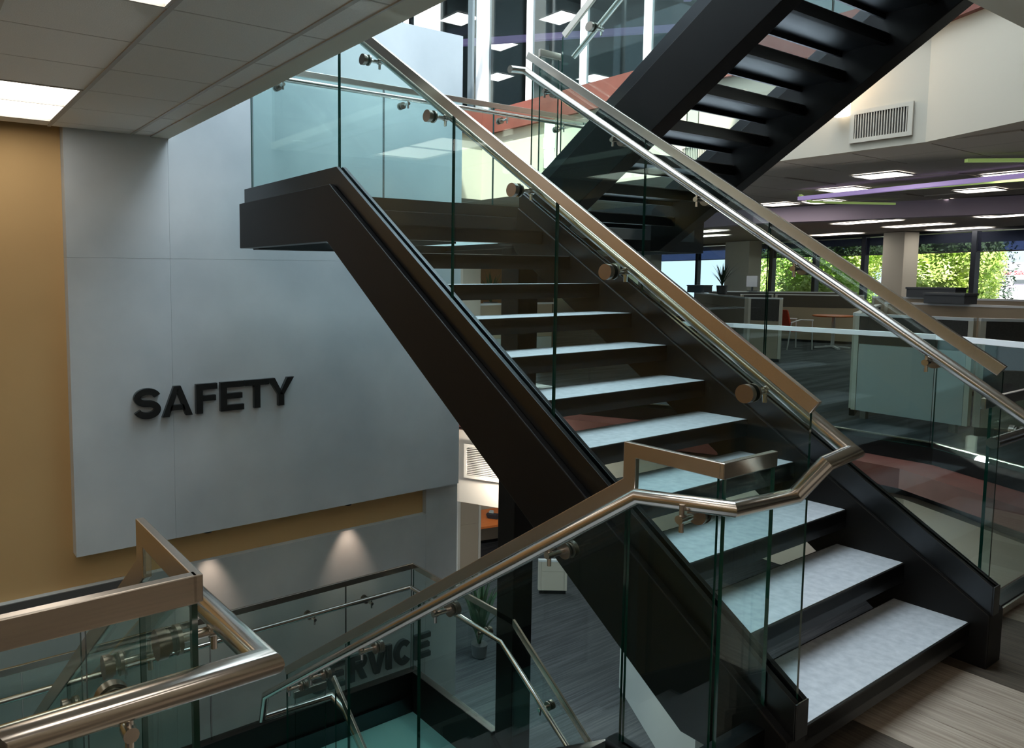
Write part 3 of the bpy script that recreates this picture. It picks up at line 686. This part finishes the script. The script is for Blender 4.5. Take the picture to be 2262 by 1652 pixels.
for i, (a, b, lab) in enumerate((((9.0, 13.5), (13.5, 9.0), 'long lavender light strip on the ceiling of the storey above, left run'), ((12.0, 8.2), (9.5, 4.6), 'long lavender light strip on the ceiling of the storey above, right run'))):
    tag(MB().flat([(a[0], a[1], 6.5), (b[0], b[1], 6.5)], .12, .12).build('light_strip', 'lavender'), lab, 'light strip')
# cabinets inside the storey above, seen as pale shapes through the glass
t = thing('office_cubicle', 'pale cubicle partition behind the glazing of the storey above', 'partition')
bx('panel', 'panel_pale', 9.3, 9.36, 3.2, 6.3, 3.9, 5.0, t); bx('top_trim', 'white_paint', 9.28, 9.38, 3.2, 6.3, 5.0, 5.04, t); bx('post', 'white_paint', 9.28, 9.38, 6.3, 6.36, 3.9, 5.04, t)

# ------------------------------------------------------------------ roof with skylight
rf = struct(link('ceiling', None), 'roof over the atrium with its skylight')
for a in ((-4, 1.95, -4, 17), (6.4, 26, -4, 17), (1.95, 6.4, -4, 1.6), (1.95, 6.4, 7.6, 17)): bx('roof_slab', 'roof', a[0], a[1], a[2], a[3], 9.2, 9.4, rf)
bx('sun_block_panel', 'white_paint', 1.95, 6.4, 1.6, 2.1, 9.2, 9.25, rf); bx('sun_block_panel', 'white_paint', 1.95, 3.05, 2.1, 7.6, 9.2, 9.25, rf)  # opaque unseen panels added to keep sun off the concrete wall
for x in (4.1, 5.2): bx('shadow_bar', 'white_paint', x - .05, x + .05, 2.1, 7.6, 9.2, 9.32, rf)  # unseen bars added to cast diagonal shadows on the fascia
bx('shadow_bar', 'white_paint', 1.95, 6.4, 6.55, 6.65, 9.2, 9.32, rf)
struct(bx('wall_upper', 'white_paint', 7.3, 7.5, 1.2, 8.5, 6.62, 9.2), 'upstand wall below the roof, far side')
struct(bx('wall_upper', 'white_paint', 1.8, 1.9, 1.2, 8.5, 3.85, 9.2), 'atrium wall of the storey above, left side')
struct(bx('wall_upper', 'white_paint', 1.9, 7.3, 1.1, 1.2, 5.9, 9.2), 'atrium wall of the storey above, near side')
struct(bx('wall_upper', 'white_paint', 1.9, 7.3, 8.5, 8.6, 6.62, 9.2), 'upstand wall below the roof, back side')
struct(bx('wall_upper', 'white_paint', 1.9, 3.0, 6.1, 6.25, 3.0, 9.2), 'atrium wall behind the concrete panel')

# ------------------------------------------------------------------ office beyond the opening: ceiling, lights, windows
CZ = 2.72
co = struct(link('ceiling', None), 'dim tiled ceiling of the office beyond the opening')
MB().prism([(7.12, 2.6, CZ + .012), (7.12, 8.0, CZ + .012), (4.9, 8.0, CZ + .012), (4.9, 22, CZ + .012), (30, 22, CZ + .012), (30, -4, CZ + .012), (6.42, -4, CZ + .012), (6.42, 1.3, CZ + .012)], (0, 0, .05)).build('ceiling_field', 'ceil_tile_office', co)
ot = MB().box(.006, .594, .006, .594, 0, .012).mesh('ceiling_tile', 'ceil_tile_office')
offl = [(9.16, 3.81), (10.22, 4.68), (10.27, 3.03), (11.49, 6.17), (11.65, 5.6), (12.86, 6.18), (12.91, 4.65), (13.86, 5.54), (11.8, 3.79)]
for i in range(9):
    for j in range(14):
        x = 7.25 + .6 * i; y = .3 + .6 * j
        if any(abs(x + .3 - a) < .52 and abs(y + .3 - b) < .52 for a, b in offl): continue
        link('ceiling_tile', ot, co, (x, y, CZ))
labs = ['bright ceiling light nearest the vent grille', 'ceiling light left of the one below the vent', 'ceiling light cut by the right edge, above the lavender strip', 'small ceiling light just right of the stair stringer', 'ceiling light directly under the lavender strip, left end', 'ceiling light below the lavender strip, second row', 'ceiling light below the lavender strip, third from the right edge', 'ceiling light lowest in the group below the lavender strip', 'ceiling light touching the lavender strip near the right edge']
for (x, y), lab in zip(offl, labs): light_panel(x, y, CZ + .004, .47, .46, lab)
wd = Vector((.287, .958)).normalized(); wn = Vector((-wd.y, wd.x)); WA = math.atan2(wd.y, wd.x)
for (x, y, lab) in ((16.7, 7.2, 'long narrow ceiling light above the second window column'), (18.8, 7.1, 'long narrow ceiling light between the columns, nearer the window'), (21.0, 7.1, 'narrow ceiling light right in front of the windows'), (20.9, 9.7, 'narrow ceiling light above the middle windows'), (17.1, 4.9, 'long ceiling light at the right edge above the windows'), (18.8, 12.0, 'narrow ceiling light left of the beige column'), (16.9, 10.9, 'narrow ceiling light partly hidden by the beige column')):
    light_panel(x, y, CZ + .004, .5, 1.3, lab, WA - math.pi / 2)
t = thing('ceiling_cove', 'lavender ceiling light strip edged in lime green', 'light strip')
MB().flat([(9.9, 5.05, 2.62), (9.45, 2.2, 2.62)], .09, .045).build('strip', 'lavender', t)
MB().flat([(10.35, 5.1, 2.68), (10.6, 2.2, 2.68)], .03, .03).build('lime_edge', 'lime_trim', t)
MB().flat([(9.9, 5.05, 2.66), (10.9, 5.4, 2.66), (12.2, 4.9, 2.66)], .03, .03).build('lime_edge', 'lime_trim', t)
MB().flat([(9.0, 2.2, 2.66), (8.2, 2.75, 2.66)], .04, .03).build('lime_edge', 'lime_trim', t)
bk = struct(MB().sweep([(16, 2, 2.58), (13.4, 3.4, 2.58), (12.2, 6.8, 2.58), (12.9, 9.5, 2.58), (15, 14, 2.58)], [(-.3, -.1), (0, -.1), (0, .14), (-.3, .14)]).build('trim_6', 'lavender'), 'lavender bulkhead step across the office ceiling')
bk.data.materials[0] = pmat('lavender_dull', (.42, .34, .42), .7)
W0 = Vector((20.97, 5.90))
def wp(s_, off=0, z=0): p = W0 + wd * s_ + Vector((wd.y, -wd.x)) * off; return (p.x, p.y, z)
ww = struct(link('window_3', None), 'long strip window with dark mullions and roller blinds at the far side of the office')
def wbox(name, mat, s0, s1, o0, o1, z0, z1, parent):
    a, b, c_, d_ = wp(s0, o0, z0), wp(s1, o0, z0), wp(s1, o1, z0), wp(s0, o1, z0)
    return MB().prism([a, b, c_, d_], (0, 0, z1 - z0)).build(name, mat, parent)
wbox('sill_wall', 'panel_beige', -11, 18, 0, .2, 0, .72, ww)
wbox('head', 'mullion_dark', -11, 18, -.02, .2, 2.665, 2.78, ww)

ms_ = [-8.5, -6.4, -4.2, -2.0, .99, 3.76, 5.28, 6.82, 8.41, 10.07, 12.2, 14.4, 16.5]
for q in ms_: wbox('mullion', 'mullion_dark', q - .055, q + .055, -.05, .1, .72, 2.67, ww)
for a, b in zip(ms_[:-1], ms_[1:]):
    wbox('pane', 'window_glass', a + .055, b - .055, .04, .052, .72, 2.67, ww)
    wbox('roller_blind', 'blind', a + .06, b - .06, -.02, -.012, 2.20, 2.64, ww)
    wbox('blind_bar', 'shade_box', a + .06, b - .06, -.03, -.005, 2.18, 2.205, ww)
for i, (a, b, lab) in enumerate(((2.2, 2.75, 'beige square column between the far windows, right one'), (7.1, 8.1, 'beige square column between the far windows, behind the crossing rails'), (11.8, 12.5, 'beige column at the left end of the far windows'))):
    t = thing('square_column', lab, 'column'); 
    pa, pb = wp(a, -.62), wp(b, -.62)
    MB().prism([wp(a, -.62), wp(b, -.62), wp(b, -.14), wp(a, -.14)], (0, 0, 2.72)).build('shaft', 'beige_wall', t, bevel=.01)
    MB().prism([wp(a - .01, -.63), wp(b + .01, -.63), wp(b + .01, -.13), wp(a - .01, -.13)], (0, 0, .1)).build('base', 'fabric_dark', t)
struct(bx('wall_back', 'beige_wall', 5.2, 30, 21.8, 22, -.3, 2.75), 'far end wall of the office')
struct(bx('wall_back', 'dark_interior', -4, 30, 21.8, 22, -3.85, -1.1), 'far end wall of the storey below')
struct(bx('wall_right', 'dark_interior', 29.8, 30, -4, 22, -3.85, -1.1), 'right end wall of the storey below')

# ------------------------------------------------------------------ office furniture
def partition(p0, p1, z0, zt_, split, label, lo='panel_beige', hi='fabric_dark', th=.06, post=True, feet=False):
    t = thing('office_partition', label, 'partition')
    a, b = Vector((p0[0], p0[1])), Vector((p1[0], p1[1])); d = (b - a).normalized(); n = Vector((-d.y, d.x)) * th / 2
    def slab(name, mat, u0, u1, za, zb_, k=1.0):
        q0, q1 = a + d * u0, a + d * u1
        MB().prism([(*(q0 - n * k), za), (*(q1 - n * k), za), (*(q1 + n * k), za), (*(q0 + n * k), za)], (0, 0, zb_ - za)).build(name, mat, t)
    L_ = (b - a).length
    slab('lower_panel', lo, .05, L_ - .05, z0, split - .006); slab('fabric_panel', hi, .05, L_ - .05, split, zt_ - .03)
    slab('top_trim', 'white_paint', 0, L_, zt_ - .03, zt_, 1.25)
    if post: slab('post', 'beige_wall', 0, .045, z0, zt_ - .03, 1.1); slab('post', 'beige_wall', L_ - .045, L_, z0, zt_ - .03, 1.1)
    if feet: slab('foot', 'steel_dark', .1, .16, 0, z0); slab('foot', 'steel_dark', L_ - .16, L_ - .1, 0, z0)
    else: slab('plinth', 'black_steel', .02, L_ - .02, 0, z0, .9)
    return t
partition((9.30, 4.05), (9.22, 2.93), .09, 1.20, .86, 'pale green-white cubicle panel with dark top band, nearest beyond the far guard', 'panel_pale', feet=True)
partition((9.24, 2.90), (10.1, 1.6), .09, 1.20, .45, 'dark cubicle panel at the right edge, joined to the pale one', 'panel_beige')
partition((9.36, 4.08), (12.6, 5.2), .09, 1.20, .86, 'beige cubicle side panel running back from the pale one', 'panel_beige')
partition((12.6, 5.1), (12.0, 2.2), .06, 1.24, 1.05, 'long beige cubicle wall with white top, second row back at the right', 'panel_beige', 'panel_beige')
partition((14.8, 6.2), (14.2, 2.6), .06, 1.27, 1.05, 'long beige cubicle wall with white top, third row back at the right', 'panel_beige', 'panel_beige')
partition((18.85, 10.1), (19.35, 8.3), .06, 1.18, .86, 'beige partition with dark top band behind the red chair', 'panel_beige')
partition((18.0, 10.5), (18.8, 10.15), .06, 1.18, .86, 'short beige partition left of the red chair', 'panel_beige')
partition((13.95, 7.98), (14.1, 7.42), .06, 1.22, .78, 'beige partition end with dark upper panel, seen through the main guard', 'panel_beige')
partition((14.0, 8.05), (17.2, 11.2), .06, 1.22, .98, 'beige partition running back with white ledge, below the spiky plant', 'panel_beige', 'panel_beige')
partition((19.3, 12.2), (20.6, 9.0), .06, 1.22, .9, 'dark partition under the middle windows', 'fabric_dark', 'fabric_dark')
def blade_plant(loc, h, n, spread, label, wid=.02, pot=True, broad=False):
    t = thing('potted_plant', label, 'plant', loc); rnd = random.Random(int(loc[0] * 100))
    if pot: MB().lathe([(.07, 0), (.1, .02), (.12, .2), (.11, .2)], seg=16).build('pot', 'pot', t, True)
    m = MB()
    for i in range(n):
        a = rnd.uniform(0, 6.283); l_ = h * rnd.uniform(.55, 1); lean = spread * rnd.uniform(.15, 1); w_ = wid * rnd.uniform(.7, 1.3)
        px = Vector((-math.sin(a), math.cos(a), 0)); prev = None; pts = []
        for k in range(6):
            u = k / 5; c = Vector((math.cos(a) * lean * u ** 1.6, math.sin(a) * lean * u ** 1.6, .16 * pot + l_ * (u - (.35 * u * u if broad else .1 * u * u)))); ww_ = w_ * (math.sin(math.pi * min(1, u * .9 + .12)) + .05)
            pts += [c - px * ww_, c + px * ww_]
        m.add(pts, [(2 * k, 2 * k + 1, 2 * k + 3, 2 * k + 2) for k in range(5)])
    m.build('leaves', 'plant_leaf', t)
blade_plant((15.6, 9.55, 1.22), .62, 46, .38, 'dark spiky potted plant on the partition ledge, before the left windows', .012)
blade_plant((12.15, 2.75, 1.24), .34, 9, .36, 'broad-leaved potted plant on the cubicle wall at the right edge', .03, True, True)
# red armchair
def armchair(loc, rz, label, mat):
    t = thing('armchair', label, 'chair', loc, rz)
    bx('seat', mat, -.25, .25, -.24, .24, .40, .46, t, bevel=.02)
    MB().prism([(-.24, .22, .50), (.24, .22, .50), (.24, .32, .88), (-.24, .32, .88)], (0, .05, .01)).build('backrest', mat, t, bevel=.02)
    for s in (-1, 1):
        MB().tube([(s * .27, -.24, 0), (s * .27, -.22, .66)], .013, 10).build('leg', 'white_metal', t, True)
        MB().tube([(s * .27, .34, 0), (s * .27, .26, .62)], .013, 10).build('leg', 'white_metal', t, True)
        MB().tube([(s * .27, -.24, .655), (s * .27, .05, .67), (s * .27, .28, .60)], .016, 10).build('armrest', 'white_metal', t, True)
armchair((17.0, 8.66, 0), R(62), 'red fabric armchair with white metal frame beside the round table', 'red_fabric')
t = thing('round_table', 'round orange-topped table on a white pedestal beside the red armchair', 'table', (17.75, 8.2, 0))
MB().lathe([(.40, .72), (.42, .735), (.42, .75), (.40, .755)], seg=32).build('table_top', 'orange_wood', t, True)
MB().lathe([(.035, .05), (.035, .72)], seg=16).build('pedestal', 'white_metal', t, True)
for k in range(4):
    a = R(45 + 90 * k); MB().flat([(0, 0, .06), (.36 * math.cos(a), .36 * math.sin(a), .025)], .05, .035).build('foot', 'white_metal', t)
# task chair and desk in the cubicle left of the partition end
t = thing('office_chair', 'black office chair half hidden by the steel bar', 'chair', (14.7, 9.6, 0), R(35))
bx('seat', 'chair_black', -.24, .24, -.24, .24, .44, .52, t, bevel=.03); MB().prism([(-.22, .22, .56), (.22, .22, .56), (.19, .30, 1.05), (-.19, .30, 1.05)], (0, .05, .01)).build('backrest', 'chair_black', t, bevel=.02)
MB().lathe([(.03, .1), (.03, .44)], seg=12).build('gas_lift', 'steel_dark', t, True)
for k in range(5):
    a = 2 * math.pi * k / 5; MB().flat([(0, 0, .12), (.3 * math.cos(a), .3 * math.sin(a), .05)], .05, .04).build('base_leg', 'chair_black', t)
t = thing('office_desk', 'dark desk beside the black office chair', 'desk', (15.3, 10.4, 0), R(45))
bx('desk_top', 'fabric_grey', -.6, .6, -.3, .3, .71, .74, t); bx('side_panel', 'fabric_dark', -.6, -.56, -.28, .28, 0, .71, t); bx('side_panel', 'fabric_dark', .56, .6, -.28, .28, 0, .71, t)
# monitors and boxes on the ledges
def monitor(loc, rz, label):
    t = thing('monitor', label, 'monitor', loc, rz)
    bx('screen', 'paper', -.25, .25, -.02, .02, .12, .42, t, bevel=.006); bx('stand', 'screen_grey', -.03, .03, -.015, .015, .02, .14, t); bx('foot', 'screen_grey', -.11, .11, -.08, .08, 0, .02, t)
monitor((19.7, 11.2, 1.22), R(60), 'pale monitor on the ledge before the middle windows')
def file_box(loc, rz, w_, h, label):
    t = thing('storage_box', label, 'box', loc, rz); bx('body', 'fabric_grey', -w_ / 2, w_ / 2, -.12, .12, 0, h, t, bevel=.006); bx('lid', 'screen_grey', -w_ / 2 - .01, w_ / 2 + .01, -.13, .13, h, h + .03, t)
file_box((12.42, 4.25, 1.24), WA, .55, .12, 'grey flat box on the cubicle wall, right of the steel bar')
file_box((14.6, 5.2, 1.27), WA, .8, .14, 'long grey box on the third-row cubicle wall')
file_box((17.0, 11.0, 1.22), WA, .6, .16, 'grey box on the ledge at the left windows')
# things seen under the upper landing
t = thing('square_column', 'sunlit cream column seen between the upper treads', 'column'); bx('shaft', 'cream_wall', 7.32, 7.69, 8.65, 9.0, 0, 2.72, t, bevel=.008); bx('base', 'white_paint', 7.31, 7.70, 8.64, 9.01, 0, .1, t)
partition((7.72, 8.9), (9.4, 8.75), .06, 1.19, .62, 'beige counter partition with white top seen between the upper treads', 'panel_pale', 'panel_beige', post=False)
blade_plant((8.35, 9.15, 1.0), .62, 40, .4, 'green spiky potted plant behind the counter, seen between the upper treads', .014)
struct(bx('wall_back', 'orange_wall', 9.5, 11.3, 12.0, 12.1, 0, 2.72), 'orange-brown wall panel')
struct(bx('wall_back', 'fabric_dark', 5.2, 9.5, 12.1, 12.2, 0, 2.72), 'dark olive wall'); struct(bx('wall_back', 'fabric_dark', 11.3, 13.0, 12.1, 12.2, 0, 2.72), 'dark olive wall right of the panel')
# ------------------------------------------------------------------ storey below
partition((8.02, 9.55), (8.45, 9.45), .06, 1.85, 1.2, 'tall beige partition end on the storey below, right of the concrete wall', 'panel_beige', 'panel_beige')
bx_ = partition((8.6, 11.4), (10.6, 11.0), .06, 1.5, 1.1, 'beige cubicle back wall behind the orange desk below', 'panel_beige', 'panel_beige')
for o in list(bpy.data.objects):
    if o.parent is None and o.name.startswith('office_partition') and ('storey below' in o.get('label', '') or 'orange desk below' in o.get('label', '')): o.location.z = -3.85
t = thing('office_desk', 'orange-topped desk on the storey below, beside the black column', 'desk', (9.6, 10.6, -3.85), R(-10))
bx('desk_top', 'orange_wood', -.9, .9, -.45, .45, .71, .75, t); bx('side_panel', 'fabric_dark', -.9, -.86, -.42, .42, 0, .71, t); bx('side_panel', 'fabric_dark', .86, .9, -.42, .42, 0, .71, t)
t = thing('paper_tray', 'white tray of paper above the orange desk below', 'tray', (9.2, 10.75, -2.78), R(20))
bx('tray_base', 'paper', -.2, .2, -.14, .14, 0, .012, t); bx('tray_wall', 'paper', -.2, .2, .13, .14, .012, .06, t); bx('tray_wall', 'paper', -.2, -.19, -.14, .13, .012, .06, t); bx('tray_wall', 'paper', .19, .2, -.14, .13, .012, .06, t); bx('tray_bracket', 'screen_grey', -.02, .02, .14, .5, -.03, 0, t)
t = thing('desk_phone', 'dark desk phone on the orange desk below', 'phone', (9.75, 10.5, -3.1), R(30))
MB().prism([(-.09, -.1, 0), (.09, -.1, 0), (.09, .1, .0), (-.09, .1, 0)], (0, .04, .07)).build('body', 'chair_black', t, bevel=.008); bx('handset', 'chair_black', -.12, -.07, -.09, .12, .07, .11, t, bevel=.01); bx('display', 'phone_screen', -.02, .07, .03, .10, .07, .12, t)
t = thing('low_wall', 'pale low counter wall on the storey below, under the stair foot', 'counter')
MB().prism([(7.95, 6.1, -3.85), (6.7, 4.2, -3.85), (6.8, 4.13, -3.85), (8.05, 6.03, -3.85)], (0, 0, 1.1)).build('panel', 'panel_pale', t)
MB().prism([(7.94, 6.14, -2.75), (6.66, 4.2, -2.75), (6.84, 4.1, -2.75), (8.1, 6.0, -2.75)], (0, 0, .04)).build('counter_top', 'white_paint', t)
partition((9.20, 8.78), (9.60, 8.50), .06, .60, .4, 'small beige cabinet end on the storey below, behind the standoff bracket', 'beige_wall', 'beige_wall').location.z = -3.85
blade_plant((6.9, 7.7, -3.85), 1.25, 30, .5, 'green leafy plant on the storey below, behind the steel bar', .035)
for (x, y) in ((7.5, 5.3), (8.1, 3.8), (7.0, 7.0), (9.5, 9.5), (11.5, 7)):  # unseen panels put in to brighten the lower wall and pier
    light_panel(x, y, -1.131, .6, 1.2, 'unseen ceiling light added to the storey below', group='added lights of the storey below', mat='added_panel_light')

# ------------------------------------------------------------------ outdoors
struct(bx('ground', 'asphalt', 30.1, 160, -90, 120, -4.4, -4.2), 'pale paving outside the windows')
def tree(loc, rx, rz_, n, mat, label, trunk=True, seed=1, leaf=.085):
    t = thing('tree', label, 'tree', loc, 0, 'trees outside the windows'); rnd = random.Random(seed)
    MB().lathe([(.22, 0), (.14, 2.5), (.06, 5)], seg=10).build('trunk', 'bark', t, True)
    m = MB(); blobs = [(rnd.uniform(-.6, .6) * rx, rnd.uniform(-.6, .6) * rx, 5.2 + rnd.uniform(-.55, .6) * rz_, rnd.uniform(.35, .6)) for _ in range(26)]
    for i in range(n):
        b = rnd.choice(blobs); v = Vector((rnd.gauss(0, 1), rnd.gauss(0, 1), rnd.gauss(0, 1))).normalized() * rnd.uniform(.75, 1.05)
        c = Vector((b[0] + v.x * b[3] * rx, b[1] + v.y * b[3] * rx, b[2] + v.z * b[3] * rz_)); s = leaf * rnd.uniform(.6, 1.3)
        u = Vector((rnd.gauss(0, 1), rnd.gauss(0, 1), rnd.gauss(0, .6))).normalized(); q = v.cross(u).normalized(); u = q.cross(v).normalized() if rnd.random() < .6 else u
        m.add([c - u * s, c + q * s * .45, c + u * s, c - q * s * .45], [(0, 1, 2, 3)])
    m.build('foliage', mat, t)
tree((32.1, 11.1, -4.2), 1.55, 3.2, 34000, 'leaf_bright', 'bright green leafy tree outside, right of the window column', seed=3)
tree((31.8, 14.7, -4.2), 1.75, 3.2, 38000, 'leaf_bright', 'bright green leafy tree outside, between the two window columns', seed=5)
tree((35.6, 18.6, -4.2), 1.6, 2.2, 26000, 'leaf_bright', 'low bright green tree outside, behind the crossing handrail', seed=8)
tree((41.5, 22.6, -4.2), 1.3, 3.6, 18000, 'leaf_grey', 'grey-green slender tree outside, right of the left window column', seed=9)
tree((43.0, 13.9, -4.2), 1.5, 5.0, 14000, 'leaf_dark', 'dark conifer outside, top right behind the blind', seed=12)
b = thing('building', 'white building outside with red sign lettering at the far right', 'building')
bx('facade', 'building_white', 60, 72, 8, 19.2, -4.2, 2.4, b); bx('roof_edge', 'lavender_dull', 59.8, 72.2, 7.8, 19.4, 2.4, 2.5, b); bx('dark_opening', 'fabric_grey', 59.95, 60, 16.7, 17.2, 1.15, 1.42, b); bx('window_band', 'lavender_dull', 59.93, 60, 8, 19, .85, 1.1, b)
cu = bpy.data.curves.new('sign_text', 'FONT'); cu.body = 'Trailer Sales of'; cu.size = .34; cu.offset = .006; cu.extrude = .01; cu.align_x = 'LEFT'
tmp = bpy.data.objects.new('tmp', cu); col.objects.link(tmp); bpy.context.view_layer.update()
me = bpy.data.meshes.new_from_object(tmp.evaluated_get(bpy.context.evaluated_depsgraph_get())); bpy.data.objects.remove(tmp)
me.materials.clear(); me.materials.append(M['sign_red'])
o = link('sign_lettering', me, b, (59.9, 18.25, 1.72)); o.rotation_euler = (R(90), 0, R(-90))
